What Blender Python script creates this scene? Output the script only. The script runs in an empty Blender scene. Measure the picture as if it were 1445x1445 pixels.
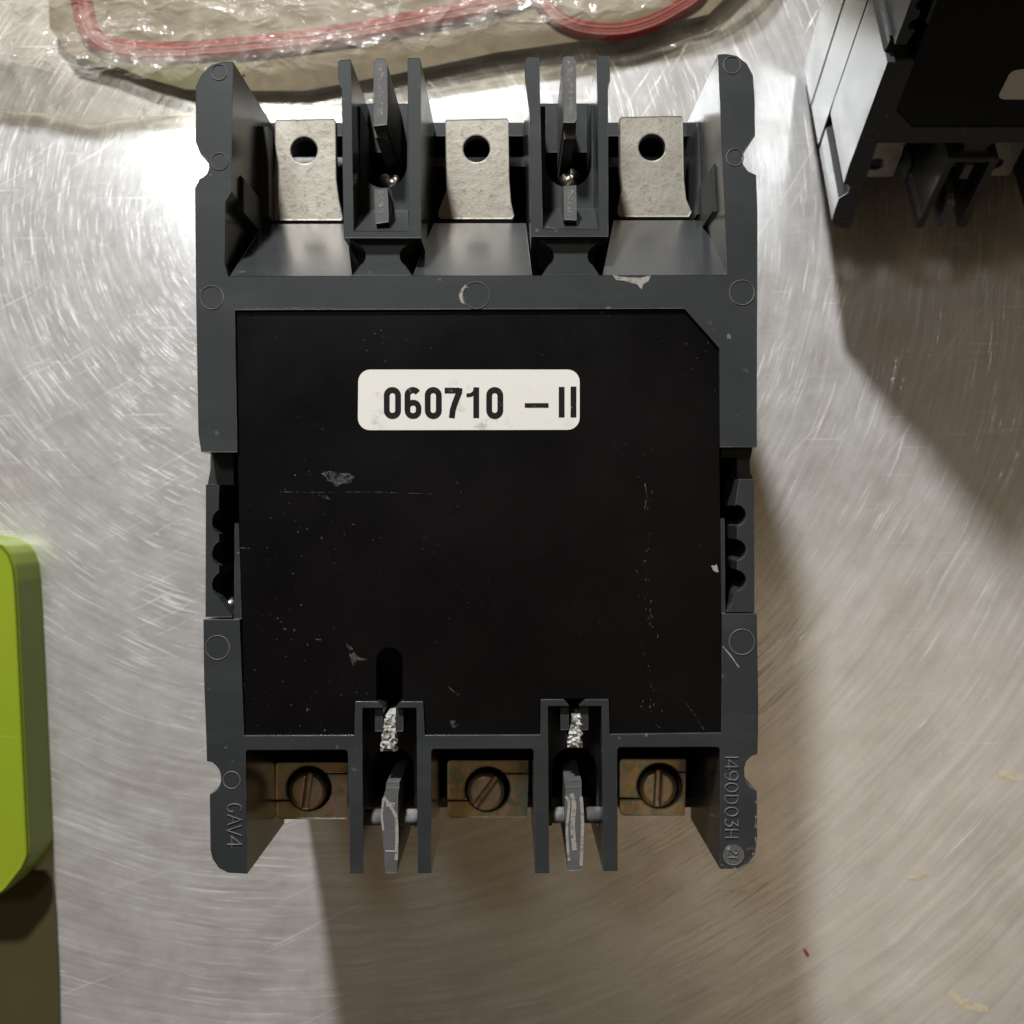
import bpy, math, random
from mathutils import Vector, Matrix, noise
from mathutils.geometry import tessellate_polygon
random.seed(7)
SC = bpy.context.scene
COL = SC.collection

# ------------------------------------------------------------------ camera, world, lamps
H = 0.278                                     # camera height above the table, metres
cam = bpy.data.objects.new('camera', bpy.data.cameras.new('camera'))
COL.objects.link(cam)
cam.location = (0, 0, H)
cam.rotation_euler = (0, 0, 0)
cam.data.sensor_width = 36.0
cam.data.lens = 36.0
cam.data.clip_start = 0.01
cam.data.clip_end = 50
cam.data.dof.use_dof = True
cam.data.dof.focus_distance = 0.200
cam.data.dof.aperture_fstop = 20
SC.camera = cam
SC.view_settings.view_transform = 'Standard'
SC.view_settings.look = 'None'
SC.view_settings.exposure = 0
SC.view_settings.gamma = 1
SC.cycles.caustics_reflective = False
SC.cycles.caustics_refractive = False

W = bpy.data.worlds.new('World'); SC.world = W; W.use_nodes = True
bgn = W.node_tree.nodes['Background']
bgn.inputs['Color'].default_value = (1.0, 0.70, 0.38, 1)
bgn.inputs['Strength'].default_value = 0.075

def area(name, loc, target, size, power, color):
    l = bpy.data.lights.new(name, 'AREA'); l.shape = 'DISK'; l.size = size
    l.energy = power; l.color = color
    o = bpy.data.objects.new(name, l); COL.objects.link(o)
    o.location = loc
    o.rotation_euler = (Vector(target) - Vector(loc)).to_track_quat('-Z', 'Y').to_euler()
    return o
area('bench_lamp', (-0.15, 0.64, 0.55), (0, 0, 0.0), 0.06, 10.2, (1.0, 0.985, 0.97))
area('ceiling_lamp', (-0.38, 0.62, 1.42), (0, 0, 0), 0.22, 3.0, (0.93, 0.98, 1.0))
area('warm_fill_lamp', (0.60, -0.50, 1.5), (0.05, -0.06, 0), 0.9, 0.68, (1.0, 0.80, 0.56))  # added warm fill that brightens the lugs and the lower right of the table

# ------------------------------------------------------------------ measuring helpers
ZT, SL = 0.0845, 0.037                         # back plane of the breaker: height at centre, slope along y
ROOT = Vector((-0.006, 0.008, 0.0))
def Q(px, py, z=0.0):
    """world point at height z seen at photograph position px, py"""
    k = (H - z) / 1445.0
    return Vector(((px - 722.5) * k, (722.5 - py) * k, z))
def P(px, py, d=0.0):
    """breaker-local point d metres below the breaker's back plane"""
    u, v = (px - 722.5) / 1445.0, (722.5 - py) / 1445.0
    t = (H - ZT + d) / (1 + SL * v)
    return Vector((u * t, v * t, H - t)) - ROOT
def arc(cx, cy, r, a0, a1, n=8, ry=None):
    ry = ry or r
    return [(cx + r * math.cos(math.radians(a0 + (a1 - a0) * i / n)),
             cy + ry * math.sin(math.radians(a0 + (a1 - a0) * i / n))) for i in range(n + 1)]

# ------------------------------------------------------------------ mesh helpers
class MB:
    def __init__(s): s.v = []; s.f = []; s.m = []
    def add(s, vs, fs, mi=0):
        n = len(s.v); s.v += [tuple(v) for v in vs]
        for f in fs: s.f.append(tuple(i + n for i in f)); s.m.append(mi)
    def solid(s, top, bot, holes_top=(), holes_bot=(), mi=0, side=None):
        """solid between loop top and matching loop bot (3-D points), with holes"""
        loops_t = [list(top)] + [list(h) for h in holes_top]
        loops_b = [list(bot)] + [list(h) for h in holes_bot]
        flat = [Vector((p[0], p[1], 0)) for l in loops_t for p in l]
        vt = [p for l in loops_t for p in l]; vb = [p for l in loops_b for p in l]
        tris = tessellate_polygon([[Vector((p[0], p[1], 0)) for p in l] for l in loops_t])
        n = len(vt); fs = []
        for a, b, c in tris:
            A, B, C = flat[a], flat[b], flat[c]
            cr = (B - A).cross(C - A).z
            if abs(cr) < 1e-14: continue
            if cr < 0: a, c = c, a
            fs.append((a, b, c)); fs.append((c + n, b + n, a + n))
        off = 0; sd = []
        for li, l in enumerate(loops_t):
            m = len(l)
            ar = sum(l[i][0] * l[(i + 1) % m][1] - l[(i + 1) % m][0] * l[i][1] for i in range(m))
            flip = (ar < 0) != (li > 0)
            for i in range(m):
                a, b = off + i, off + (i + 1) % m
                sd.append((b, a, a + n, b + n) if flip else (a, b, b + n, a + n)[::-1])
            off += m
        s.add(vt + vb, fs, mi)
        n0 = len(s.v) - 2 * n
        for f in sd: s.f.append(tuple(i + n0 for i in f)); s.m.append(mi if side is None else side)
    def prism(s, pts, d0, depth=None, z0=None, holes=(), mi=0, side=None):
        top = [P(x, y, d0) for x, y in pts]
        ht = [[P(x, y, d0) for x, y in h] for h in holes]
        low = (lambda p: Vector((p.x, p.y, z0))) if z0 is not None else (lambda p: Vector((p.x, p.y, p.z - depth)))
        s.solid(top, [low(p) for p in top], ht, [[low(p) for p in h] for h in ht], mi, side)
    def tube(s, a, b, r, n=14, mi=0):
        a, b = Vector(a), Vector(b); ax = (b - a).normalized()
        u = ax.orthogonal().normalized(); w = ax.cross(u)
        ring = [(u * math.cos(2 * math.pi * i / n) + w * math.sin(2 * math.pi * i / n)) * r for i in range(n)]
        vs = [a + q for q in ring] + [b + q for q in ring]
        fs = [(i, (i + 1) % n, n + (i + 1) % n, n + i) for i in range(n)]
        fs += [tuple(range(n))[::-1], tuple(range(n, 2 * n))]
        s.add(vs, fs, mi)
    def obj(s, name, mat, parent=None, smooth=False):
        me = bpy.data.meshes.new(name); me.from_pydata(s.v, [], s.f)
        for m in (mat if isinstance(mat, (list, tuple)) else [mat]): me.materials.append(m)
        for p, mi in zip(me.polygons, s.m): p.material_index = mi; p.use_smooth = smooth
        me.validate(); me.update()
        o = bpy.data.objects.new(name, me); COL.objects.link(o)
        if parent: o.parent = parent
        return o
def ribbon(mb, pts, w, closed=False, mi=0, ridge=0.0, down=0.0):
    """ribbon of width w along 3-D points (lying about level); ridge raises its middle line, down gives it sides"""
    pts = [Vector(p) for p in pts]; n = len(pts); L = []; R = []; Mid = []
    for i in range(n):
        a = pts[i - 1] if (i or closed) else pts[i]; b = pts[(i + 1) % n] if (i < n - 1 or closed) else pts[i]
        t0 = (pts[i] - a); t1 = (b - pts[i])
        if t0.length < 1e-9: t0 = t1
        if t1.length < 1e-9: t1 = t0
        t0 = t0.normalized(); t1 = t1.normalized(); t = (t0 + t1)
        t = t.normalized() if t.length > 1e-6 else t0
        nr = Vector((-t.y, t.x, 0)); c = max(0.45, nr.dot(Vector((-t0.y, t0.x, 0))))
        ww = (w[i] if isinstance(w, (list, tuple)) else w)
        L.append(pts[i] + nr * (ww / 2 / c)); R.append(pts[i] - nr * (ww / 2 / c)); Mid.append(pts[i] + Vector((0, 0, ridge)))
    dz = Vector((0, 0, -down))
    k = n if closed else n - 1; fs = []; vs = L + Mid + R
    if down: vs = vs + [p + dz for p in L] + [p + dz for p in R]
    for i in range(k):
        j = (i + 1) % n
        fs += [(n + i, n + j, j, i), (2 * n + i, 2 * n + j, n + j, n + i)]
        if down: fs += [(i, j, 3 * n + j, 3 * n + i), (2 * n + j, 2 * n + i, 4 * n + i, 4 * n + j)]
    mb.add(vs, fs, mi)

def smooth_path(pts, n=6):
    out = []
    for i in range(len(pts) - 1):
        p0 = Vector(pts[max(i - 1, 0)]); p1 = Vector(pts[i]); p2 = Vector(pts[i + 1]); p3 = Vector(pts[min(i + 2, len(pts) - 1)])
        for k in range(n):
            t = k / n
            out.append(tuple(.5 * ((2 * p1) + (p2 - p0) * t + (2 * p0 - 5 * p1 + 4 * p2 - p3) * t * t + (3 * p1 - p0 - 3 * p2 + p3) * t ** 3)))
    return out + [pts[-1]]

def thing(name, label, cat, loc=(0, 0, 0), group=None):
    o = bpy.data.objects.new(name, None); COL.objects.link(o); o.location = loc
    o.empty_display_size = 0.02
    o['label'] = label; o['category'] = cat
    if group: o['group'] = group
    return o
def tag(o, label, cat, group=None):
    o['label'] = label; o['category'] = cat
    if group: o['group'] = group
    return o

# ------------------------------------------------------------------ material helpers
class NT:
    def __init__(s, name):
        s.m = bpy.data.materials.new(name); s.m.use_nodes = True
        s.t = s.m.node_tree; s.n = s.t.nodes; s.bsdf = s.n['Principled BSDF']
    def new(s, typ, **kw):
        n = s.n.new(typ)
        for k, v in kw.items():
            if k.startswith('_'): setattr(n, k[1:], v)
        return n
    def link(s, a, b): s.t.links.new(a, b)
    def math(s, op, a, b=None, c=None, clamp=False):
        n = s.n.new('ShaderNodeMath'); n.operation = op; n.use_clamp = clamp
        for i, x in enumerate((a, b, c)):
            if x is None: continue
            if isinstance(x, (int, float)): n.inputs[i].default_value = x
            else: s.link(x, n.inputs[i])
        return n.outputs[0]
    def ramp(s, val, stops):
        n = s.n.new('ShaderNodeValToRGB'); s.link(val, n.inputs[0]); e = n.color_ramp.elements
        while len(e) < len(stops): e.new(0.5)
        for el, (p, c) in zip(e, stops):
            el.position = p; el.color = (c, c, c, 1) if isinstance(c, (int, float)) else (*c, 1)
        return n.outputs[0]
    def coords(s, scale=(1, 1, 1), rot=(0, 0, 0)):
        tc = s.n.new('ShaderNodeTexCoord'); mp = s.n.new('ShaderNodeMapping')
        s.link(tc.outputs['Object'], mp.inputs[0]); mp.inputs['Scale'].default_value = scale; mp.inputs['Rotation'].default_value = rot
        return mp.outputs[0]
    def noise(s, vec, scale, detail=4, rough=0.55, out=0, dist=0.0):
        n = s.n.new('ShaderNodeTexNoise'); s.link(vec, n.inputs['Vector'])
        n.inputs['Scale'].default_value = scale; n.inputs['Detail'].default_value = detail
        n.inputs['Roughness'].default_value = rough; n.inputs['Distortion'].default_value = dist
        return n.outputs[out]
    def mix(s, fac, a, b, blend='MIX'):
        n = s.n.new('ShaderNodeMix'); n.data_type = 'RGBA'; n.blend_type = blend
        for sock, x in ((n.inputs['Factor'], fac), (n.inputs['A'], a), (n.inputs['B'], b)):
            if isinstance(x, (int, float)): sock.default_value = x
            elif isinstance(x, tuple): sock.default_value = (*x, 1)
            else: s.link(x, sock)
        return n.outputs['Result']
    def set(s, **kw):
        for k, v in kw.items():
            i = s.bsdf.inputs[k.replace('_', ' ')]
            if isinstance(v, (int, float)): i.default_value = v
            elif isinstance(v, tuple): i.default_value = (*v, 1) if len(v) == 3 else v
            else: s.link(v, i)
    def bump(s, h, dist, strength=1.0, normal=None):
        b = s.n.new('ShaderNodeBump'); s.link(h, b.inputs['Height'])
        b.inputs['Distance'].default_value = dist; b.inputs['Strength'].default_value = strength
        if normal is not None: s.link(normal, b.inputs['Normal'])
        return b.outputs[0]
    def bevel(s, r, samples=4):
        b = s.n.new('ShaderNodeBevel'); b.samples = samples; b.inputs['Radius'].default_value = r
        return b.outputs[0]

def mat_plastic(name, col, rough=0.46, scuff=0.5, bevel=0.00028, spec=0.32, wear=0.8, wcol=(0.14, 0.14, 0.135)):
    k = NT(name); c = k.coords()
    big = k.noise(c, 60, 5, 0.6); fine = k.noise(c, 900, 3, 0.6)
    scr = k.noise(k.coords((260, 2600, 600), (0.3, 0.1, 0.7)), 1, 2)
    spk = k.ramp(k.noise(c, 520, 2, 0.4), [(0.70, 0.0), (0.76, 1.0)])
    base = k.mix(big, tuple(x * 0.8 for x in col), tuple(x * 1.2 for x in col))
    bv = k.n.new('ShaderNodeBevel'); bv.samples = 4; bv.inputs['Radius'].default_value = 0.0003
    ge = k.n.new('ShaderNodeNewGeometry'); dt = k.n.new('ShaderNodeVectorMath'); dt.operation = 'DOT_PRODUCT'
    k.link(bv.outputs[0], dt.inputs[0]); k.link(ge.outputs['True Normal'], dt.inputs[1])
    ed = k.ramp(dt.outputs['Value'], [(0.80, 1.0), (0.985, 0.0)])
    ed = k.math('MULTIPLY', ed, k.ramp(k.noise(c, 240, 4, 0.65), [(0.42, 0.1 * wear), (0.66, wear)]))
    base = k.mix(ed, base, wcol)
    sm = k.noise(k.coords((30, 90, 40), (0, 0, 0.5)), 1, 5, 0.65)
    base = k.mix(k.ramp(sm, [(0.52, 0.0), (0.75, 0.5)]), base, tuple(v * 1.9 for v in col))
    m = k.math('MULTIPLY', spk, k.ramp(k.noise(c, 90, 2), [(0.5, 0.0), (0.62, scuff)]))
    base = k.mix(m, base, (0.22, 0.22, 0.21))
    k.set(Base_Color=base, Roughness=k.math('ADD', k.math('MULTIPLY', big, 0.22), rough - 0.11), Specular_IOR_Level=spec)
    h = k.math('ADD', fine, k.math('MULTIPLY', scr, 0.5))
    k.set(Normal=k.bump(h, 0.00002, 0.5, k.bevel(bevel)))
    return k.m

M = {}
M['plastic'] = mat_plastic('charcoal_plastic', (0.025, 0.0285, 0.030))
M['ramp'] = mat_plastic('polished_charcoal_plastic', (0.030, 0.033, 0.035), rough=0.23, scuff=0.2, spec=0.75)
M['fin'] = mat_plastic('scuffed_charcoal_plastic', (0.085, 0.087, 0.088), rough=0.5, scuff=1.0, wear=1.0, wcol=(0.34, 0.33, 0.31))

def mat_plate():
    k = NT('black_back_plate'); c = k.coords()
    big = k.noise(c, 28, 5, 0.62)
    dust = k.ramp(k.noise(c, 1500, 1, 0.3), [(0.75, 0.0), (0.785, 1.0)])
    dm = k.math('MULTIPLY', dust, k.ramp(k.noise(c, 45, 3), [(0.5, 0.0), (0.75, 0.5)]))
    base = k.mix(big, (0.0015, 0.0015, 0.002), (0.005, 0.0045, 0.0043))
    k.set(Base_Color=k.mix(dm, base, (0.2, 0.2, 0.19)), Roughness=k.ramp(big, [(0.3, 0.26), (0.7, 0.5)]), Specular_IOR_Level=0.12,
          Normal=k.bump(k.noise(c, 700, 3), 0.00002, 0.35))
    return k.m
M['plate'] = mat_plate()
def mat_label():
    k = NT('white_label'); c = k.coords()
    n = k.ramp(k.noise(c, 220, 5, 0.7), [(0.58, 0.0), (0.70, 0.7)])
    n = k.math('MULTIPLY', n, k.ramp(k.noise(c, 70, 2), [(0.45, 0.0), (0.65, 1.0)]))
    base = k.mix(k.noise(c, 40, 3), (0.64, 0.635, 0.59), (0.70, 0.695, 0.65))
    k.set(Base_Color=k.mix(n, base, (0.25, 0.23, 0.2)), Roughness=0.5, Specular_IOR_Level=0.3)
    return k.m
M['label'] = mat_label()
def mat_ink():
    k = NT('black_ink'); c = k.coords()
    w = k.ramp(k.noise(c, 700, 3, 0.6), [(0.63, 0.0), (0.72, 0.3)])
    k.set(Base_Color=k.mix(w, (0.010, 0.008, 0.008), (0.4, 0.38, 0.35)), Roughness=0.6, Specular_IOR_Level=0.15)
    return k.m
M['ink'] = mat_ink()
def mat_tin():
    k = NT('dull_tinned_metal'); c = k.coords()
    big = k.noise(c, 130, 5, 0.65); f = k.noise(c, 800, 3, 0.7)
    base = k.mix(big, (0.20, 0.18, 0.145), (0.44, 0.42, 0.37))
    base = k.mix(k.ramp(f, [(0.55, 0.0), (0.72, 0.6)]), base, (0.10, 0.085, 0.06))
    k.set(Base_Color=base, Metallic=0.8, Roughness=k.ramp(f, [(0.3, 0.42), (0.7, 0.62)]),
          Normal=k.bump(f, 0.00008, 0.7, k.bevel(0.0005, 6)))
    return k.m
M['tin'] = mat_tin()
def mat_zinc(name, seed, cols, dark=1.0):
    k = NT(name); c = k.coords((1, 1, 1)); 
    mp = k.n.new('ShaderNodeVectorMath'); mp.operation = 'ADD'; k.link(c, mp.inputs[0]); mp.inputs[1].default_value = (seed, seed * .7, 0)
    n = k.noise(mp.outputs[0], 150, 3, 0.5, dist=1.0)
    base = k.ramp(n, [(0.36, tuple(v * dark for v in cols[0])), (0.45, tuple(v * dark for v in cols[1])), (0.54, tuple(v * dark for v in cols[2])), (0.64, tuple(v * dark for v in cols[3]))])
    base = k.mix(k.ramp(k.noise(mp.outputs[0], 420, 3, 0.6), [(0.52, 0.0), (0.7, 0.35)]), base, (0.08, 0.05, 0.025))
    k.set(Base_Color=base, Metallic=0.65, Roughness=0.30, Normal=k.bump(k.noise(c, 300, 4), 0.00018, 0.6, k.bevel(0.0007, 6)))
    return k.m
M['zinc'] = mat_zinc('yellow_passivated_zinc', 0.3, [(0.46, 0.54, 0.48), (0.70, 0.58, 0.28), (0.74, 0.54, 0.46), (0.52, 0.58, 0.42)])
M['screw'] = mat_zinc('coppery_passivated_screw', 1.7, [(0.44, 0.47, 0.40), (0.66, 0.44, 0.33), (0.66, 0.50, 0.26), (0.50, 0.50, 0.44)])
M['slot'] = mat_zinc('bare_screw_slot', 2.9, [(0.60, 0.50, 0.36), (0.70, 0.55, 0.36), (0.66, 0.46, 0.32), (0.62, 0.54, 0.42)])
def mat_broken():
    k = NT('broken_whitened_plastic'); c = k.coords()
    n = k.noise(c, 420, 5, 0.7)
    k.set(Base_Color=k.ramp(n, [(0.38, (0.10, 0.10, 0.095)), (0.5, (0.36, 0.355, 0.33)), (0.66, (0.60, 0.59, 0.55))]), Roughness=0.8,
          Normal=k.bump(n, 0.00012, 0.7))
    return k.m
M['broken'] = mat_broken()
def simple(name, col, rough=0.5, metallic=0.0, spec=0.5, nscale=200, var=0.15, bump=0.00003):
    k = NT(name); c = k.coords(); n = k.noise(c, nscale, 4)
    k.set(Base_Color=k.mix(n, tuple(x * (1 - var) for x in col), tuple(min(1, x * (1 + var)) for x in col)), Roughness=rough, Metallic=metallic,
          Specular_IOR_Level=spec, Normal=k.bump(n, bump, 0.5))
    return k.m
def mat_wear(name, col, sc, lo, hi):
    k = NT(name); c = k.coords(); k.set(Base_Color=col, Roughness=0.85, Specular_IOR_Level=0.2)
    tr = k.n.new('ShaderNodeBsdfTransparent'); ms = k.n.new('ShaderNodeMixShader')
    k.link(tr.outputs[0], ms.inputs[1]); k.link(k.bsdf.outputs[0], ms.inputs[2])
    k.link(k.ramp(k.noise(c, sc, 5, 0.75, dist=0.4), [(lo, 0.0), (hi, 0.85)]), ms.inputs[0]); k.link(ms.outputs[0], k.n['Material Output'].inputs[0])
    return k.m
M['scuff'] = mat_wear('grey_scuff', (0.12, 0.118, 0.115), 900, 0.42, 0.66)
M['hair'] = mat_wear('faint_scratch', (0.10, 0.10, 0.095), 700, 0.44, 0.62)
M['scuff2'] = mat_wear('whitish_scuff', (0.26, 0.255, 0.24), 1300, 0.44, 0.62)
M['chip'] = mat_wear('pale_chip', (0.34, 0.325, 0.29), 900, 0.32, 0.5)
M['rivet'] = simple('steel_pin', (0.62, 0.56, 0.47), 0.25, 1.0)
M['spring'] = simple('spring_steel', (0.35, 0.33, 0.30), 0.35, 1.0)
def mat_green():
    k = NT('lime_plastic'); c = k.coords(); n = k.noise(c, 45, 4, 0.6)
    sc = k.ramp(k.noise(k.coords((40, 900, 200), (0, 0, 1.2)), 1, 2), [(0.68, 0.0), (0.78, 0.3)])
    k.set(Base_Color=k.mix(sc, k.mix(n, (0.20, 0.275, 0.012), (0.25, 0.33, 0.018)), (0.4, 0.45, 0.15)), Roughness=0.42, Specular_IOR_Level=0.35,
          Normal=k.bump(k.noise(c, 900, 3), 0.00003, 0.6, k.bevel(0.0016, 8)))
    return k.m
M['green'] = mat_green()
M['brown'] = simple('painted_shadow_brown', (0.062, 0.052, 0.022), 0.4, nscale=40)  # shade colour for the shadow painted below the green block
M['cloth'] = simple('beige_fabric', (0.25, 0.215, 0.15), 0.8, nscale=500, var=0.12, bump=0.0002)
M['red'] = simple('red_trim', (0.25, 0.018, 0.017), 0.5, nscale=300, var=0.3, bump=0.0002)
M['stitch'] = simple('pale_red_stitching', (0.36, 0.12, 0.10), 0.6, nscale=900, var=0.3, bump=0.0003)
M['yellow'] = simple('yellow_green_card', (0.20, 0.195, 0.10), 0.7, nscale=120)
M['glue'] = mat_wear('dried_glue', (0.66, 0.57, 0.40), 420, 0.28, 0.50)
M['fleck'] = simple('red_fleck', (0.5, 0.03, 0.02), 0.6)

def mat_table():
    k = NT('scratched_aluminium_painted_glints')
    tc = k.n.new('ShaderNodeTexCoord'); sep = k.n.new('ShaderNodeSeparateXYZ'); k.link(tc.outputs['Object'], sep.inputs[0])
    x, y = sep.outputs[0], sep.outputs[1]
    r = k.math('SQRT', k.math('ADD', k.math('MULTIPLY', x, x), k.math('MULTIPLY', y, y)))
    a = k.math('ARCTAN2', x, k.math('MULTIPLY', y, -1.0))
    car = k.coords()
    wob = k.math('MULTIPLY', k.math('SUBTRACT', k.noise(car, 18, 3), 0.5), 0.006)
    rw = k.math('ADD', r, wob)
    def polar(rs, as_, off, rr=None, aa=None):
        c = k.n.new('ShaderNodeCombineXYZ')
        k.link(k.math('MULTIPLY', rr or rw, rs), c.inputs[0]); k.link(k.math('MULTIPLY_ADD', aa or a, as_, off), c.inputs[1]); c.inputs[2].default_value = off
        return c.outputs[0]
    x2, y2 = k.math('ADD', x, 0.19), k.math('ADD', y, -0.21)
    r2 = k.math('ADD', k.math('SQRT', k.math('ADD', k.math('MULTIPLY', x2, x2), k.math('MULTIPLY', y2, y2))), wob)
    a2 = k.math('ARCTAN2', x2, k.math('MULTIPLY', y2, -1.0))
    ring_scratch = k.noise(polar(2600, 9, 3.1), 1, 4, 0.65)
    broad = k.noise(polar(700, 5, 8.4), 1, 4, 0.65)
    thin = k.ramp(k.noise(polar(4200, 5, 14.2), 1, 2, 0.5), [(0.63, 0.0), (0.71, 0.75)])
    thin2 = k.ramp(k.noise(polar(1900, 4.5, 23.9), 1, 1, 0.4), [(0.68, 0.0), (0.74, 1.0)])
    thin3 = k.ramp(k.noise(polar(3200, 10, 31.7), 1, 1, 0.4), [(0.69, 0.0), (0.75, 1.0)])
    l1 = k.ramp(k.noise(polar(2800, 7, 5.3, r2, a2), 1, 1, 0.4), [(0.70, 0.0), (0.76, 0.8)])
    l2 = k.ramp(k.noise(k.coords((30, 2400, 1), (0, 0, 0.95)), 1, 1, 0.4), [(0.72, 0.0), (0.77, 0.6)])
    l3 = k.ramp(k.noise(k.coords((40, 2400, 1), (0, 0, -0.4)), 1, 1, 0.4), [(0.72, 0.0), (0.77, 0.6)])
    blot = k.noise(car, 34, 6, 0.65); spots = k.noise(car, 75, 6, 0.7); grain = k.noise(car, 1400, 2, 0.6)
    speck = k.ramp(k.noise(car, 520, 2, 0.4), [(0.71, 0.0), (0.76, 1.0)])
    scr = k.math('MAXIMUM', k.math('MAXIMUM', thin, k.math('MAXIMUM', thin2, thin3)), k.math('MAXIMUM', l1, k.math('MAXIMUM', l2, l3)))
    scr = k.math('MULTIPLY', scr, k.ramp(k.noise(car, 30, 5, 0.7), [(0.38, 0.12), (0.62, 1.0)]))
    base = k.mix(k.ramp(broad, [(0.3, 0.0), (0.7, 1.0)]), (0.70, 0.695, 0.69), (0.90, 0.90, 0.90))
    base = k.mix(k.ramp(blot, [(0.48, 0.0), (0.72, 0.38)]), base, (0.55, 0.52, 0.48))
    base = k.mix(k.math('MULTIPLY', scr, 0.75), base, (0.96, 0.955, 0.94))  # scratches ringed about the glare, their glints painted as paler colour
    base = k.mix(k.math('MULTIPLY', speck, 0.7), base, (0.93, 0.90, 0.84))
    h = k.math('ADD', k.math('MULTIPLY', ring_scratch, 0.6), k.math('ADD', k.math('MULTIPLY', broad, 0.5), k.math('MULTIPLY', scr, 1.2)))
    h = k.math('ADD', h, k.math('MULTIPLY', grain, 0.10))
    nrm = k.bump(h, 0.000035, 0.5)
    rough = k.math('ADD', k.math('MULTIPLY', blot, 0.16), k.math('MULTIPLY', scr, 0.18))
    tg = k.n.new('ShaderNodeTangent'); tg.direction_type = 'RADIAL'; tg.axis = 'Z'
    k.set(Base_Color=base, Metallic=1.0, Roughness=k.math('ADD', rough, 0.13), Anisotropic=0.5, Normal=nrm)
    k.link(tg.outputs[0], k.bsdf.inputs['Tangent'])
    # a second, dull lobe: the fine haze of random scuffs and dust on the sheet
    d = k.n.new('ShaderNodeBsdfPrincipled')
    k.link(base, d.inputs['Base Color']); d.inputs['Metallic'].default_value = 0.40; d.inputs['Roughness'].default_value = 0.75
    k.link(nrm, d.inputs['Normal'])
    ms = k.n.new('ShaderNodeMixShader'); k.link(k.bsdf.outputs[0], ms.inputs[1]); k.link(d.outputs[0], ms.inputs[2])
    k.link(k.math('ADD', k.math('MULTIPLY', scr, 0.35), k.ramp(spots, [(0.3, 0.34), (0.7, 0.50)]), clamp=True), ms.inputs[0])
    k.link(ms.outputs[0], k.n['Material Output'].inputs[0])
    return k.m
M['table'] = mat_table()

# ------------------------------------------------------------------ the table top
tcx, tcy = Q(420, 300).x, Q(420, 300).y
mb = MB(); S = 0.75
mb.add([(-S, -S, 0), (S, -S, 0), (S, S, 0), (-S, S, 0), (-S, -S, -.012), (S, -S, -.012), (S, S, -.012), (-S, S, -.012)],
       [(0, 1, 2, 3), (7, 6, 5, 4), (0, 4, 5, 1), (1, 5, 6, 2), (2, 6, 7, 3), (3, 7, 4, 0)])
table = mb.obj('table_top', M['table']); table.location = (tcx, tcy, 0); table['kind'] = 'structure'

# ------------------------------------------------------------------ the circuit breaker
G = 'moulded circuit breakers'
brk = thing('circuit_breaker', 'charcoal circuit breaker lying back up with white number label', 'circuit breaker', ROOT, G)
hb = MB()
U = ([(284, 638), (280, 612), (277, 440), (275, 265), (279, 258)] + arc(277, 235, 18, 75, -70, 8) + [(276, 200), (276.5, 122), (284, 106), (298, 92), (314, 87), (329, 87)]
     + [(326.5, 270), (318, 285), (317, 372), (322, 389.5), (1027, 388), (1020, 240), (1013, 77), (1024, 76), (1040, 79), (1054, 90), (1062.5, 106), (1065, 140), (1065.5, 192), (1050, 214)]
     + [(1047, 224), (1049, 233), (1056, 242), (1067, 247)] + [(1069, 300), (1068, 631), (1016, 631), (1015, 491), (966, 435.5), (331.5, 437.5), (335, 638)])
hb.prism(U, 0, z0=0.050, side=1)
LL = ([(287, 874), (288, 960), (291, 1040), (292, 1074), (300, 1076)] + arc(295, 1098, 17, -60, 60, 8, ry=22) + [(296, 1121), (297, 1200), (300, 1212), (309, 1225), (322, 1231.5), (349, 1233), (346.5, 1062), (348, 1058.5),
      (487, 1058), (491, 1061), (494, 1232), (512.5, 1232), (511, 999), (541, 999), (533, 990), (501, 990), (500, 1037.5), (344.5, 1038), (338, 874)])
hb.prism(LL, 0, z0=0.050, side=1)
MM = [(566, 990), (560, 999), (588, 999), (589.5, 1232), (608.5, 1232), (608.5, 1060), (611, 1057), (750, 1056.5), (753, 1059.5), (755, 1232), (775, 1232), (773, 996.5), (803.5, 996.5), (796, 987),
      (763, 987), (762.5, 1037), (599.5, 1037.5), (597, 990)]
hb.prism(MM, 0, z0=0.02, side=1)
LR = ([(826, 987), (817, 996.5), (849, 996.5), (851, 1229), (871.5, 1229), (871, 1058), (874, 1054.5), (1013, 1054), (1016, 1057.5), (1016, 1226), (1040, 1226), (1056, 1218), (1065, 1206), (1068.5, 1185), (1068, 1116)]
      + [(1057, 1110), (1051, 1101), (1050, 1084), (1053, 1074), (1060, 1067), (1069, 1064)] + [(1070, 1000), (1068, 866), (1019, 866), (1018, 1034), (860.5, 1036), (859, 987)])
hb.prism(LR, 0, z0=0.050, side=1)
# side windows: ledges with finger scallops, inner strips, sunk ends
def scal(cx, cys, r, xlim, left):
    out = []
    for cy in cys:
        dx = abs(xlim - cx); a = math.degrees(math.acos(min(1, dx / r)))
        out += arc(cx, cy, r, 180 + a, 180 - a, 7) if left else arc(cx, cy, r, -a, a, 7)
    return out
hb.prism([(290, 871), (290.5, 684), (309.5, 684), (308.5, 712)] + scal(319, (736, 781, 825), 20, 309, True) + [(311, 846), (328, 868), (328, 871)], 0.0005, z0=0.004)
hb.prism([(1064.5, 864), (1064, 676), (1043, 676), (1037, 714)] + scal(1038, (727, 776, 819), 15, 1036, False) + [(1036, 838), (1032, 852), (1024, 864)], 0.0005, z0=0.004)
hb.prism([(331, 738), (337, 738), (341, 873.8), (330, 873.8)], 0.0004, 0.03)
hb.prism([(1016.5, 731), (1022.5, 731), (1023.5, 865.8), (1018, 865.8)], 0.0004, 0.03)
hb.prism([(297, 638.5), (330, 638.5), (330, 684), (293, 684), (297, 662)], 0.007, z0=0.02)
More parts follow.
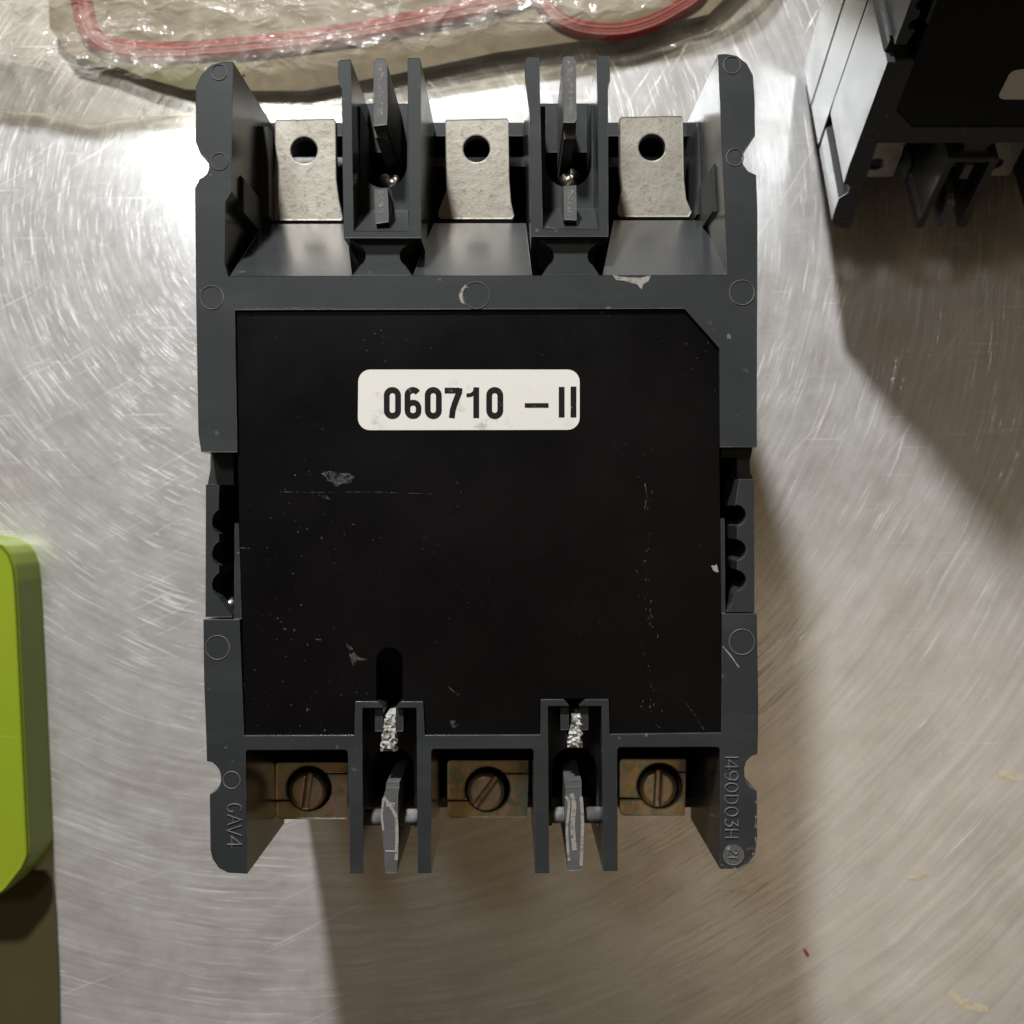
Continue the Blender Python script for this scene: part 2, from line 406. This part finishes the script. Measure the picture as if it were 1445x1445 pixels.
hb.prism([(1018, 633), (1062, 633), (1058, 650), (1059, 668), (1063, 676), (1040, 676), (1040, 646), (1018, 646)], 0.005, z0=0.02)
# core of the case
core = [P(376, 193, .034), P(985, 193, .034), P(985, 1138, .034), P(380, 1138, .034)]
core = [Vector((p.x, p.y, 0.029)) for p in core]
band = [P(376, 173, .034), P(985, 173, .034), P(985, 192, .034), P(376, 192, .034)]
hb.solid(band, [Vector((p.x, p.y, 0.002)) for p in band])
hb.solid(core, [Vector((p.x, p.y, 0.002)) for p in core])
inner = [P(348, 446, .02), P(1008, 446, .02), P(1008, 1030, .02), P(352, 1030, .02)]
hb.solid(inner, [Vector((p.x, p.y, 0.0285)) for p in inner])
front = [P(376, 250, .034), P(985, 250, .034), P(985, 1060, .034), P(380, 1060, .034)]
hb.solid([Vector((p.x, p.y, 0.002)) for p in front], [Vector((p.x * .9, p.y * .8, 0.0)) for p in front])
# walls between the line terminals
hb.prism([(477, 88), (481, 84.5), (495, 84), (499, 326), (577, 326), (575, 83), (577, 82), (592, 82), (594, 86), (594, 336), (485, 336), (482, 122), (477, 112)], 0, 0.05, side=1)
hb.prism([(741, 85), (744, 80), (761, 80), (766, 323), (845, 323), (842, 80), (844, 78), (860, 78), (861, 114), (858, 120), (858.5, 334), (749.5, 334), (747, 160), (741, 115)], 0, 0.05, side=1)
for xa, xb, yt, yb, cx0, cx1 in ((495, 581, 326, 297, 508.5, 574.5), (762, 848, 323, 294, 769.5, 834.5)):
    a, b, c, d = P(xa + 2, yt, 0.0003), P(xb - 4, yt, 0.0003), P(xb - 5, yb, .009), P(xa + 3, yb, .009)
    hb.solid([d, c, b, a], [Vector((p.x, p.y, p.z - .02)) for p in (d, c, b, a)])
    m = (cx0 + cx1) / 2; R = (cx1 - cx0) / 2
    hb.prism([(xa, 150), (cx0, 150)] + arc(m, 232, R, 180, 0, 12) + [(cx1, 150), (xb, 150), (xb, yb), (xa, yb)], .009, .012)
    blk = [P(xa, 146, .024), P(xb, 146, .024), P(xb, 215, .024), P(xa, 215, .024)]
    hb.solid(blk, [Vector((p.x, p.y, p.z - .02)) for p in blk])
for x0, x1, nl, nr, yb in ((497, 582, 516, 564, 336), (764, 846, 781.5, 829, 334)):
    hb.prism([(x0, 389)] + arc(nl - 15, 361, 15, 60, -60, 8) + [(x0 - 5, yb), (x1 + 5, yb)] + arc(nr + 15, 361, 15, 240, 120, 8) + [(x1, 389)], .002, .02)
# cheeks inside the wings
for pts in ([(352, 178), (378, 178), (380, 306), (352, 306)], [(985, 173), (1010, 173), (1008, 302), (984, 302)]): hb.prism(pts, .020, .03)
hb.prism([(331, 240), (344, 252), (344, 300), (331, 300)], .006, .03)
hb.prism([(1004, 236), (1016, 222), (1018, 298), (1006, 298)], .007, .03)
# floors and tabs between the load terminals
for xa, xb, tl, tr, x0, x1, yt, yw in ((511, 588.5, (529, 540.5), (558.5, 569), 523, 584.5, 999, 1168), (773, 849.5, (791, 802.5), (818.5, 830), 779, 842, 997, 1165)):
    for t0, t1 in (tl, tr): hb.prism([(t0, yt + .3), (t1, yt + .3), (t1, yt + 33), (t0, yt + 33)], .0012, .02)
    m = (x0 + x1) / 2; R = (x1 - x0) / 2
    hb.prism([(xa - 3, yt + 1), (xb + 1, yt + 1), (xb - 1, yw), (x1, yw)] + arc(m, 1085, R, 0, -180, 12) + [(x0, yw), (xa + 1, yw)], .011, .02)
hb.obj('housing', [M['plastic'], M['ramp']], brk)
cv = MB()
cvo = [P(x, y, 0) for x, y in [(1069, 120), (277, 120), (278, 640), (291, 660), (292, 860), (290, 880), (298, 1210), (1068, 1210), (1070, 880), (1065, 860), (1064, 660), (1069, 640)]]
cvo = [Vector((p.x * .997, p.y, 0.0488)) for p in cvo]
hole = [Vector((p.x * .88, p.y * .97, .0488)) for p in cvo]
low = lambda l, z: [Vector((p.x, p.y, z)) for p in l]
cv.solid(cvo, low(cvo, .027), [hole], [low(hole, .027)])
cvl = [Vector((p.x * 1.004, p.y, 0.0262)) for p in cvo]; cv.solid(cvl, low(cvl, .003))
cv.obj('front_cover', M['ramp'], brk)

# polished ramps that lead down to the line terminals
for t0, t1, b0, b1, yt, yb in ((324, 497, 372, 488, 390, 316), (582, 751, 612, 742, 390, 315), (850, 1026, 866, 1003, 389, 311)):
    r = MB(); q = [P(b0, yb, .021), P(b1, yb, .021), P(t1, yt, .0003), P(t0, yt, .0003)]
    r.solid(q, [Vector((p.x, p.y, p.z - .012)) for p in q]); r.obj('terminal_ramp', M['ramp'], brk)

# centre fins and their broken stubs
def fin(pts, d0, depth, d_end=None):
    f = MB(); f.prism(pts, d0, depth); return f.obj('divider_fin', M['fin'], brk)
fin([(527, 88), (532, 82), (543, 83), (546.5, 90), (547, 150), (546, 176), (527, 178)], 0, .026)
fin([(528, 178.5), (546, 177), (546, 196), (530, 194)], .003, .026)
fin([(528, 266), (547, 265), (548.5, 313), (530, 316)], .0006, .013)
fin([(794, 82), (797, 79), (809, 79), (813, 86), (813.5, 168), (811, 173), (795, 173)], 0, .026)
fin([(794, 174), (813, 174), (812, 196), (796, 196)], .003, .026)
fin([(795, 262), (813, 261), (813.8, 311), (795.8, 310)], .0006, .013)
fin([(544, 1114), (563, 1113), (561.5, 1124), (561, 1200), (560, 1232), (543.5, 1232), (541.5, 1200), (537.5, 1155), (541, 1124)], .0008, .04)
fin([(545, 1105), (563.5, 1104.5), (563, 1112.8), (544, 1113.8)], .002, .03)
fin([(798, 1112), (820.4, 1111), (821, 1130), (823.5, 1170), (821.3, 1228), (801.7, 1229), (798.6, 1172), (797, 1140)], .0008, .04)
fin([(797.5, 1103), (820.4, 1102), (820.4, 1110.8), (798, 1111.8)], .002, .03)
def stub(x0, x1, y0, y1):
    f = MB(); n = 7; m = 14; vs = []; fs = []
    for j in range(m + 1):
        for i in range(n + 1):
            x = x0 + (x1 - x0) * i / n + random.uniform(-1, 1) * (1.6 if i in (0, n) else .4) + (6 * (1 - j / m) ** 2 if i < n // 2 else 0)
            y = y0 + (y1 - y0) * j / m
            edge = 0 if (i in (0, n) or j in (0, m)) else 1
            vs.append(P(x, y, .0016 - edge * .0005 + random.uniform(-.0004, .0004)))
    for j in range(m):
        for i in range(n):
            a = j * (n + 1) + i; fs.append((a, a + n + 1, a + n + 2, a + 1))
    nv = len(vs); b = [i for i in range(n + 1)] + [(j + 1) * (n + 1) + n for j in range(m)] + [m * (n + 1) + i for i in range(n - 1, -1, -1)] + [j * (n + 1) for j in range(m - 1, 0, -1)]
    low = [Vector((vs[i].x, vs[i].y, vs[i].z - .015)) for i in b]
    L = len(b); fs += [(b[i], b[(i + 1) % L], nv + (i + 1) % L, nv + i) for i in range(L)]
    f.add(vs + low, fs); o = f.obj('broken_fin_stub', M['broken'], brk); return o
stub(537.5, 560.5, 1009, 1060); stub(802, 821.5, 1009, 1055)
# steel pins
for a, b, r in ((P(540, 250, .016), P(562, 262, .016), .0019), (P(786, 262, .016), P(812, 250, .016), .0019)):
    t = MB(); d = (b - a); t.tube(a + Vector((0, 0, -.004)), b, r); t.obj('steel_pin', M['rivet'], brk, True)
for x0, x1, y in ((512, 589, 1153), (774, 850, 1150)):
    t = MB(); t.tube(P(x0, y, .006), P(x1, y, .006), .0016); t.obj('cross_pin', M['fin'], brk, True)
t = MB(); t.tube(P(314, 861, .005), P(332, 848, .005), .0011); t.obj('steel_pin', M['spring'], brk, True)

# back plate
bp = MB()
bp.prism([(332.5, 438.7), (965.3, 436.8), (1014, 491.5), (1014.8, 631), (1016, 731), (1017, 1032.5), (861.8, 1034.6), (860.2, 985.6), (761.8, 985.6), (761.3, 1035.6), (601, 1036), (598.4, 988.6), (568, 988.6)]
         + arc(549.5, 932, 18.5, 0, -180, 14) + [(531, 988.6), (499.6, 988.6), (498.6, 1036), (345.5, 1036.5), (341.6, 874), (337.5, 738)], .0007, .002)
bp.obj('back_plate', M['plate'], brk)
# white label and its printed number
lab = MB(); rr = 17
lab.prism(arc(818 - rr, 521.5 + rr, rr, -90, 0, 6) + arc(818 - rr, 606.5 - rr, rr, 0, 90, 6) + arc(505 + rr, 607 - rr, rr, 90, 180, 6) + arc(505.5 + rr, 521.5 + rr, rr, 180, 270, 6), .00055, .00014)
label_o = lab.obj('number_label', M['label'], brk)
tx = MB(); DT = .00049
def zx(x): return 500 + x / 4.379
def zy(y): return 510 + y / 4.379
mmp = (P(723, 600) - P(722, 600)).length
def stroke(pts, w, closed=False): ribbon(tx, [P(zx(x), zy(y), DT) for x, y in pts], w / 4.379 * mmp, closed)
def rrect(x0, x1, y0, y1, r):
    return arc(x1 - r, y0 + r, r, -90, 0, 6) + arc(x1 - r, y1 - r, r, 0, 90, 6) + arc(x0 + r, y1 - r, r, 90, 180, 6) + arc(x0 + r, y0 + r, r, 180, 270, 6)
sw = 36
for x0, x1 in ((182, 288), (435, 540), (815, 920)):
    stroke(rrect(x0 + sw / 2, x1 - sw / 2, 162 + 14, 350 - 14, 34), sw, True)
stroke(rrect(310 + sw / 2, 415 - sw / 2, 240 + 14, 350 - 14, 32), sw * .95, True)
stroke([(328, 300), (328, 225)] + arc(362, 208, 34, 180, 330, 9, ry=32), sw)
stroke([(558, 179), (650, 179)], 34); stroke([(650, 165), (648, 190), (622, 255), (608, 300), (602, 349)], sw)
stroke([(753, 160), (753, 349)], sw); stroke([(693, 209), (722, 206), (742, 190), (747, 170)], 22)
stroke([(1053, 271), (1200, 271)], 27)
stroke([(1281, 157), (1281, 345)], 36); stroke([(1354, 155), (1354, 345)], 36)
tx.obj('printed_number', M['ink'], label_o)

# line terminal pads with bolt holes
def pad(pts, hx, hy, r):
    p = MB(); p.prism(pts, .025, .0022, holes=[arc(hx, hy, r, 0, 345, 23)]); return p.obj('terminal_pad', M['tin'], brk)
pad([(388, 172), (390, 169), (471, 167.5), (473.5, 170), (474.5, 252), (478, 280), (484, 308), (482, 311), (379, 311), (375, 307), (375, 297), (386, 268), (388, 240)], 429, 212, 19)
pad([(628, 172), (630, 169), (715, 167), (717.5, 170), (718.5, 250), (721, 285), (725.5, 304), (723, 309), (622, 309), (618.5, 305), (619, 298), (630, 268), (629.5, 240)], 672.5, 210, 19)
pad([(874, 168), (877, 165), (961, 163.5), (963.5, 167), (965, 252), (968, 280), (976, 299), (972, 306), (875, 306), (871, 301), (871.5, 294), (877.5, 266), (875, 240)], 920, 208, 19)

# load lugs with slotted screws
def lug(L, R, T, B, cx, cy, yl, yr, tilt, d0=.024):
    o = MB(); r = 32; al = math.degrees(math.asin((yl - cy) / r)); ar = math.degrees(math.asin((yr - cy) / r)); c = 5
    o.prism([(L, yl - 1)] + arc(L + c, T + c, c, 180, 270, 4) + [(R, T), (R, yr - 1)] + arc(cx, cy, r, ar - 2, -180 - al + 2, 20), d0, .011)
    o.prism([(R, yr + 1)] + [(R - 2, B)] + arc(L + 9, B - 9, 9, 90, 180, 5) + [(L + 1, yl + 1)] + arc(cx, cy, r, 180 - al - 2, ar + 2, 20), d0 + .0003, .011)
    lo = o.obj('terminal_lug', M['zinc'], brk)
    s = MB(); sr = 26.5; hw = 4.8; ox, oy = -2.5, 3.5; dz = d0 - .001
    def rot(p): t = math.radians(tilt); return (cx + ox + p[0] * math.cos(t) - p[1] * math.sin(t), cy + oy + p[0] * math.sin(t) + p[1] * math.cos(t))
    a0 = math.degrees(math.acos(hw / sr))
    for sgn in (1, -1):
        seg = [(sgn * x, y) for x, y in arc(0, 0, sr, -a0, a0, 14)]
        seg2 = [(sgn * x, y) for x, y in arc(0, 0, sr - 5, -math.degrees(math.acos(hw / (sr - 5))), math.degrees(math.acos(hw / (sr - 5))), 14)]
        lo3 = [P(*rot(p), dz + .0012) for p in seg]; hi3 = [P(*rot(p), dz) for p in seg2]; n = len(seg)
        base3 = [Vector((p.x, p.y, p.z - .004)) for p in lo3]
        fs = [(i, (i + 1) % n, n + (i + 1) % n, n + i) for i in range(n)] + [(2 * n + i, 2 * n + (i + 1) % n, (i + 1) % n, i) for i in range(n)] + [tuple(range(n, 2 * n))]
        if sgn < 0: fs = [f[::-1] for f in fs]
        s.add(lo3 + hi3 + base3, fs)
    s.prism([rot(p) for p in arc(0, 0, sr - .3, 0, 350, 34)], dz + .0016, .006, mi=1)
    s.obj('slotted_screw', [M['screw'], M['slot']], lo)
lug(389, 492, 1076, 1156, 436, 1113, 1130, 1092, 8)
lug(631, 746, 1073, 1154, 688, 1114, 1130, 1092, 37)
lug(874, 968, 1071, 1151, 931, 1109, 1127, 1090, 3)

# round ejector marks
def mark(cx, cy, r, name='mould_mark'):
    m = MB(); ribbon(m, [P(x, y, -.00004) for x, y in arc(cx, cy, r, 0, 345, 23)], .00022, True, ridge=.00012, down=.0001)
    return m.obj(name, M['fin'], brk)
for c in ((299, 420, 16.5), (672, 417, 19), (1047, 413, 17.5), (307, 914, 17), (1047, 906, 18), (309, 102, 11), (310, 228, 12), (327, 1101, 12), (1033, 92, 12), (1037, 222, 12)): mark(*c)

# raised lettering on the wings, reading down the case
GL = {'1': [[(.3, 0), (.3, 1)]], '4': [[(.42, 0), (.42, 1), (0, .32), (.6, .32)]], 'H': [[(.05, 0), (.05, 1)], [(.55, 0), (.55, 1)], [(.05, .5), (.55, .5)]],
      'A': [[(0, 0), (.3, 1), (.6, 0)], [(.12, .38), (.48, .38)]], 'V': [[(0, 1), (.3, 0), (.6, 1)]],
      'D': [[(.05, 0), (.05, 1), (.3, 1), (.5, .85), (.56, .5), (.5, .15), (.3, 0), (.05, 0)]],
      '0': [arc(.3, .5, .28, 0, 360, 16, ry=.5)], 'G': [arc(.3, .5, .28, 50, 320, 12, ry=.5) + [(.55, .42), (.34, .42)]],
      '9': [arc(.3, .7, .26, 0, 360, 14, ry=.3), [(.56, .7), (.52, .3), (.36, .02), (.12, .06)]],
      '3': [[(.05, 1), (.55, 1), (.28, .6), (.5, .5), (.56, .28), (.42, .04), (.2, 0), (.04, .14)]],
      '2': [[(.04, .8), (.2, 1), (.42, .98), (.54, .76), (.4, .5), (.04, 0), (.58, 0)]], 'f': [[(.5, .95), (.34, 1), (.25, .85), (.25, 0)], [(.08, .6), (.45, .6)]]}
def emboss(items, x0, x1, d=-.00002):
    m = MB()
    for ch, y0, y1 in items:
        for st in GL[ch]:
            ribbon(m, [P(x0 + gy * (x1 - x0), y0 + gx / .6 * (y1 - y0), d) for gx, gy in st], .00030, ridge=.00022, down=.0001)
    return m.obj('raised_lettering', M['fin'], brk)
emboss([('1', 1063, 1075), ('4', 1073, 1086), ('9', 1088, 1102), ('0', 1105, 1118), ('D', 1122, 1135), ('0', 1139, 1152), ('3', 1155, 1167), ('H', 1170, 1183)], 1023, 1041.5)
emboss([('G', 1134, 1147), ('A', 1150, 1164), ('V', 1165, 1179), ('4', 1181, 1196)], 321, 341)
dk = MB(); dk.prism(arc(1035, 1206, 15, 0, 345, 23), -.0001, .0003); dk.obj('date_disc', M['fin'], brk)
emboss([('2', 1198, 1206), ('f', 1207, 1214)], 1028, 1041, -.00012)

# wear: scuffs, scratches and chipped edges
def patch(name, pts, mat, d=0.0, jit=1.0, n=1):
    m = MB(); out = []
    for i, (x, y) in enumerate(pts):
        x2, y2 = pts[(i + 1) % len(pts)]
        for k in range(3):
            t = k / 3; out.append((x + (x2 - x) * t + random.uniform(-jit, jit), y + (y2 - y) * t + random.uniform(-jit, jit)))
    m.prism(out, d - .00006, .0002); return m.obj(name, mat, brk)
patch('chipped_edge', [(864, 388.5), (880, 391), (903, 392), (918, 389), (916, 396), (908, 401), (905, 408), (899, 401), (884, 397), (870, 395)], M['chip'], 0, .6)
patch('scuff_mark', [(455, 668), (472, 664), (500, 672), (494, 681), (478, 685), (466, 681)], M['scuff'], .0007, 2)
patch('scuff_mark', [(448, 697), (462, 700), (467, 706), (452, 701)], M['scuff'], .0007, .5)
patch('scuff_mark', [(489, 908), (496, 913), (506, 928), (519, 930), (503, 934), (498, 940), (492, 922)], M['scuff'], .0007, .8)
patch('scuff_mark', [(634, 1018), (641, 1015), (647, 1023), (640, 1027)], M['scuff'], .0007, 1)
patch('scuff_mark', [(1003, 799), (1012, 797), (1014, 808), (1007, 806)], M['chip'], .0007, 1)
patch('scuff_mark', [(657, 402), (660, 405), (653, 412), (653, 422), (657, 430), (651, 427), (648, 418), (650, 408)], M['chip'], 0, .6)
def scratch(pts, w, mat, d):
    m = MB(); ribbon(m, [P(x, y, d) for x, y in pts], w, down=.0001); return m.obj('scratch', mat, brk)
scratch([(395, 694), (440, 695), (520, 694), (610, 697)], .00009, M['hair'], .00064)
scratch([(1020, 912), (1031, 925), (1043, 942)], .00022, M['chip'], -.00003)
scratch([(968, 992), (982, 1011), (993, 1029)], .00012, M['scuff'], .00064)
scratch([(337, 773), (352, 774)], .00022, M['scuff'], .00064)
scratch([(910, 682), (913, 700), (909, 722)], .00018, M['scuff'], .00064)
scratch([(632, 968), (640, 976), (648, 981)], .00016, M['scuff'], .00064)
for i in range(48):
    y = 640 + 395 * random.random() ** .6; x = 908 + (y - 680) * .035 + random.gauss(0, 6)
    scratch([(x, y), (x + random.uniform(-2, 2), y + random.uniform(2, 5))], random.uniform(.00008, .00024), M['hair'], .00064)
for pts, wd in (([(541.5, 1125), (548, 1134), (556, 1146), (559.5, 1158), (560, 1190), (559, 1214)], .0006), ([(541, 1127), (539, 1152), (541, 1172)], .0004), ([(545, 1135), (557, 1136)], .0008),
                ([(544, 1201), (559, 1201.5)], .0003), ([(798, 1124), (803, 1134), (800, 1172), (803, 1215)], .0005), ([(820, 1124), (822, 1160), (820, 1222)], .0006), ([(806, 1120), (810, 1136), (808, 1165), (811, 1200)], .0009)):
    scratch(smooth_path(pts, 5), wd, M['chip'], .0007)
for pts, wd in (([(537, 90), (538, 120), (536, 165)], .0011), ([(804, 86), (805, 130), (804, 165)], .0011), ([(538, 270), (538, 300)], .0010), ([(805, 268), (805, 305)], .0010)):
    scratch(smooth_path(pts, 6), wd, M['scuff2'], -.00006 if pts[0][1] < 200 else .0005)
scratch([(345, 436), (420, 435.4), (470, 435)], .00040, M['scuff'], -.00003)
w = MB(); edge = [(1067.5, 1130), (1067, 1160), (1067, 1186), (1063.5, 1205), (1056, 1216.5), (1046, 1223), (1034, 1226)]
pp = []
for (xa, ya), (xb, yb) in zip(edge, edge[1:]):
    for k in range(12): pp.append(P(xa + (xb - xa) * k / 12 + random.uniform(-.8, .3), ya + (yb - ya) * k / 12, -.00005))
ribbon(w, pp, [random.choice((.00002, .00002, .00015, .0003, .0006)) for _ in pp], down=.0004); w.obj('chipped_edge', M['scuff2'], brk)

# ------------------------------------------------------------------ second breaker, propped up at the right
def children(o): return [c for c in bpy.data.objects if c.parent == o]
def copy_tree(o, parent, skip=()):
    c = o.copy(); COL.objects.link(c); c.parent = parent
    for ch in children(o):
        if ch.name.split('.')[0] not in skip: copy_tree(ch, c, skip)
    return c
brk2 = copy_tree(brk, None, ('printed_number', 'scratch', 'scuff_mark', 'chipped_edge', 'raised_lettering', 'date_disc', 'broken_fin_stub'))
brk2['label'] = 'dark circuit breaker propped up on its end at the right, mostly in shade'
SCL, TILT = Vector((0.80, 0.66, 0.62)), math.radians(64)
R3 = Matrix.Rotation(math.radians(0), 3, 'Z') @ Matrix.Rotation(TILT, 3, 'X') @ Matrix.Rotation(math.pi, 3, 'Z')
allv = [R3 @ (Vector(v.co) * SCL) for c in children(brk) for v in c.data.vertices]
zmin = min(v.z for v in allv)
tip = R3 @ (P(1036, 76, 0) * SCL)
zt = tip.z - zmin
target = Q(1186, 322, zt)
brk2.location = (target.x - tip.x, target.y - tip.y, -zmin)
brk2.rotation_euler = R3.to_euler(); brk2.scale = SCL

# ------------------------------------------------------------------ green block at the left edge
g = MB(); gh = .014
top = [Q(x, y, gh) for x, y in [(-120, 745), (-18, 760), (-7, 764), (3, 771), (11, 781), (17, 797), (20, 820), (23, 870), (38, 1198), (38, 1205), (35, 1213), (30, 1224), (8, 1252), (3, 1257), (-4, 1261), (-14, 1263), (-120, 1264)]]
mid = [Vector((p.x * .995 - .0001, p.y * 1.004, gh - .0008)) for i, p in enumerate(top)]
n = len(top)
g.solid(top, mid); 
g.solid([Vector((p.x, p.y, p.z - .00001)) for p in mid], [Vector((p.x, p.y, 0.0)) for p in mid])
tag(g.obj('plastic_block', M['green']), 'lime green plastic block with a cut-off corner on the metal table', 'block')

sh = MB(); so = Q(20, 1360); sp_ = [Q(x, y, .0012) - so for x, y in [(-140, 1225), (60, 1232), (74, 1250), (78, 1290), (82, 1380), (84, 1500), (-140, 1500)]]  # added dark sheet that paints the shadow below the green block
sh.solid(sp_, [Vector((p.x, p.y, 0.0)) for p in sp_]); so_ = sh.obj('painted_shadow_sheet', M['brown']); so_.location = so
tag(so_, 'thin dark brown sheet painted as shadow on the table below the lime green block', 'painted shadow')

# ------------------------------------------------------------------ plastic bag with a red-trimmed pouch, behind the breaker
pouch = thing('fabric_pouch', 'beige fabric pouch with red piping inside the clear bag', 'pouch', Q(520, -40))
def rel(o, pts): return [p - o.location for p in pts]
pm = MB()
outline = [(60, -260), (70, 40), (100, 78), (150, 92), (300, 128), (430, 128), (560, 104), (700, 74), (860, 52), (1000, 20), (1060, -40), (1080, -260)]
tp = rel(pouch, [Q(x, y, .0045) for x, y in outline]); pm.solid(tp, [Vector((p.x, p.y, .0005)) for p in tp])
pm.obj('pouch_body', M['cloth'], pouch)
ym = MB(); yp = rel(pouch, [Q(x, y, .0050) for x, y in [(140, 84), (240, 88), (330, 82), (345, 104), (300, 128), (262, 126), (200, 108)]])
ym.solid(yp, [Vector((p.x, p.y, p.z - .0008)) for p in yp]); ym.obj('yellow_lining', M['yellow'], pouch)
for path, wd in (([(112, -160), (112, -40), (118, 20), (134, 55), (175, 71), (240, 74), (330, 68), (420, 58), (500, 46), (600, 27), (700, 6), (770, -22), (820, -90)], .0056),
                 ([(735, -120), (752, -30), (776, 16), (815, 39), (870, 44), (915, 34), (955, 14), (990, -14), (1020, -90)], .0044)):
    sp = smooth_path(path)
    rb = MB(); ribbon(rb, rel(pouch, [Q(x, y, .0054) for x, y in sp]), wd, ridge=.0003, down=.0010)
    ro = rb.obj('red_piping', M['red'], pouch, True)
    for off in (-.0006, .0012):
        sb = MB(); w3 = rel(pouch, [Q(x, y, .0059) for x, y in sp]); out = []
        for i, p in enumerate(w3):
            t = (w3[min(i + 1, len(w3) - 1)] - w3[max(i - 1, 0)]).normalized(); out.append(p + Vector((-t.y, t.x, 0)) * off)
        ribbon(sb, out, .0005, down=.0004); sb.obj('stitch_line', M['stitch'], ro)

def mat_film():
    k = NT('clear_bag_film'); c = k.coords()
    wr = k.noise(k.coords((60, 150, 80), (0, 0, 0.5)), 1, 4, 0.6, dist=1.0); fine = k.noise(c, 260, 3)
    dn = k.n.new('ShaderNodeVectorMath'); dn.operation = 'MULTIPLY_ADD'; k.link(k.noise(c, 40, 3, 0.6, out=1), dn.inputs[0]); dn.inputs[1].default_value = (.02, .02, .02); k.link(c, dn.inputs[2])
    vo = k.n.new('ShaderNodeTexVoronoi'); vo.feature = 'DISTANCE_TO_EDGE'; k.link(dn.outputs[0], vo.inputs['Vector']); vo.inputs['Scale'].default_value = 75
    cre = k.math('SUBTRACT', 1.0, k.ramp(vo.outputs['Distance'], [(0.0, 0.0), (0.22, 1.0)]))
    hh = k.math('ADD', k.math('ADD', wr, k.math('MULTIPLY', fine, .08)), k.math('MULTIPLY', cre, 0.35))
    k.set(Base_Color=(0.66, 0.63, 0.56), Roughness=0.08, Specular_IOR_Level=0.8, Normal=k.bump(hh, 0.0022, 0.9))
    tr = k.n.new('ShaderNodeBsdfTransparent'); tr.inputs[0].default_value = (0.93, 0.91, 0.86, 1)
    ms = k.n.new('ShaderNodeMixShader'); k.link(tr.outputs[0], ms.inputs[1]); k.link(k.bsdf.outputs[0], ms.inputs[2])
    k.link(k.math('ADD', k.ramp(wr, [(0.38, 0.12), (0.75, 0.38)]), k.math('MULTIPLY', cre, 0.10)), ms.inputs[0])
    k.link(ms.outputs[0], k.n['Material Output'].inputs[0])
    return k.m
M['film'] = mat_film()
bag = thing('plastic_bag', 'crumpled clear plastic bag around a red-trimmed beige pouch', 'plastic bag', Q(420, 100))
edge = smooth_path([(-140, 150), (-60, 152), (0, 158), (60, 163), (128, 178), (180, 170), (260, 168), (340, 166), (430, 158), (520, 142), (620, 120), (720, 104), (820, 90), (920, 70), (1010, 42), (1085, -15), (1125, -120)], 10)
fm = MB(); nv = 34; vs = []
for i, (x, y) in enumerate(edge):
    for j in range(nv + 1):
        t = j / nv; yy = y + (-330 - y) * t; xx = x + (500 - x) * t * .12
        p = Q(xx, yy, 0)
        k = min(1, t * 11.0); hgt = .0115 * (3 * k * k - 2 * k ** 3)
        nn = noise.fractal(Vector((p.x * 45, p.y * 45, 1.7)), 1, 2, 4); n2 = abs(noise.noise(Vector((p.x * 90 + p.y * 60, p.y * 70, 5.1))))
        left = max(0, min(1, (300 - xx) / 250))
        hgt += (.0016 + .006 * left) * nn * min(1, t * 9) + .006 * left * (.5 - n2) * min(1, t * 8)
        vs.append(Vector((p.x, p.y, max(hgt, .0006 if t < .02 else .0009))) - bag.location)
fs = [(i * (nv + 1) + j, (i + 1) * (nv + 1) + j, (i + 1) * (nv + 1) + j + 1, i * (nv + 1) + j + 1) for i in range(len(edge) - 1) for j in range(nv)]
fm.add(vs, fs); fm.obj('bag_film', M['film'], bag, True)
sm = MB(); ribbon(sm, [Q(x, y + 3, .0012) - bag.location for x, y in edge], .0026, ridge=.0006, down=.001); sm.obj('bag_hem', M['film'], bag, True)

# ------------------------------------------------------------------ small dirt on the table
def blob(name, path, wd, mat, label, cat, h=.00008):
    m = MB(); sp = smooth_path(path, 5); n = len(sp)
    ws = [wd * (0.55 + 0.45 * math.sin(math.pi * min(1, max(0, (i + 1) / (n + 1))))) * random.uniform(.8, 1.15) for i in range(n)]
    o0 = Q(*sp[n // 2]); ribbon(m, [Q(x, y, .00012) - o0 for x, y in sp], ws, ridge=h)
    o = m.obj(name, mat, None, True); o.location = o0; return tag(o, label, cat)
blob('glue_smear', [(1340, 1397), (1352, 1410), (1372, 1420), (1394, 1424)], .0028, M['glue'], 'largest curved dried glue smear on the table near the bottom right', 'glue smear')
blob('glue_smear', [(1280, 1239), (1296, 1238), (1309, 1232)], .0013, M['glue'], 'thin curved glue smear on the table above the large one', 'glue smear')
blob('glue_smear', [(1408, 1092), (1425, 1094), (1440, 1100)], .0024, M['glue'], 'faint glue smear on the table at the far right edge', 'glue smear')
blob('paint_fleck', [(1135, 1340), (1138, 1345), (1141, 1350)], .0009, M['fleck'], 'tiny red fleck on the table below the charcoal breaker', 'fleck')
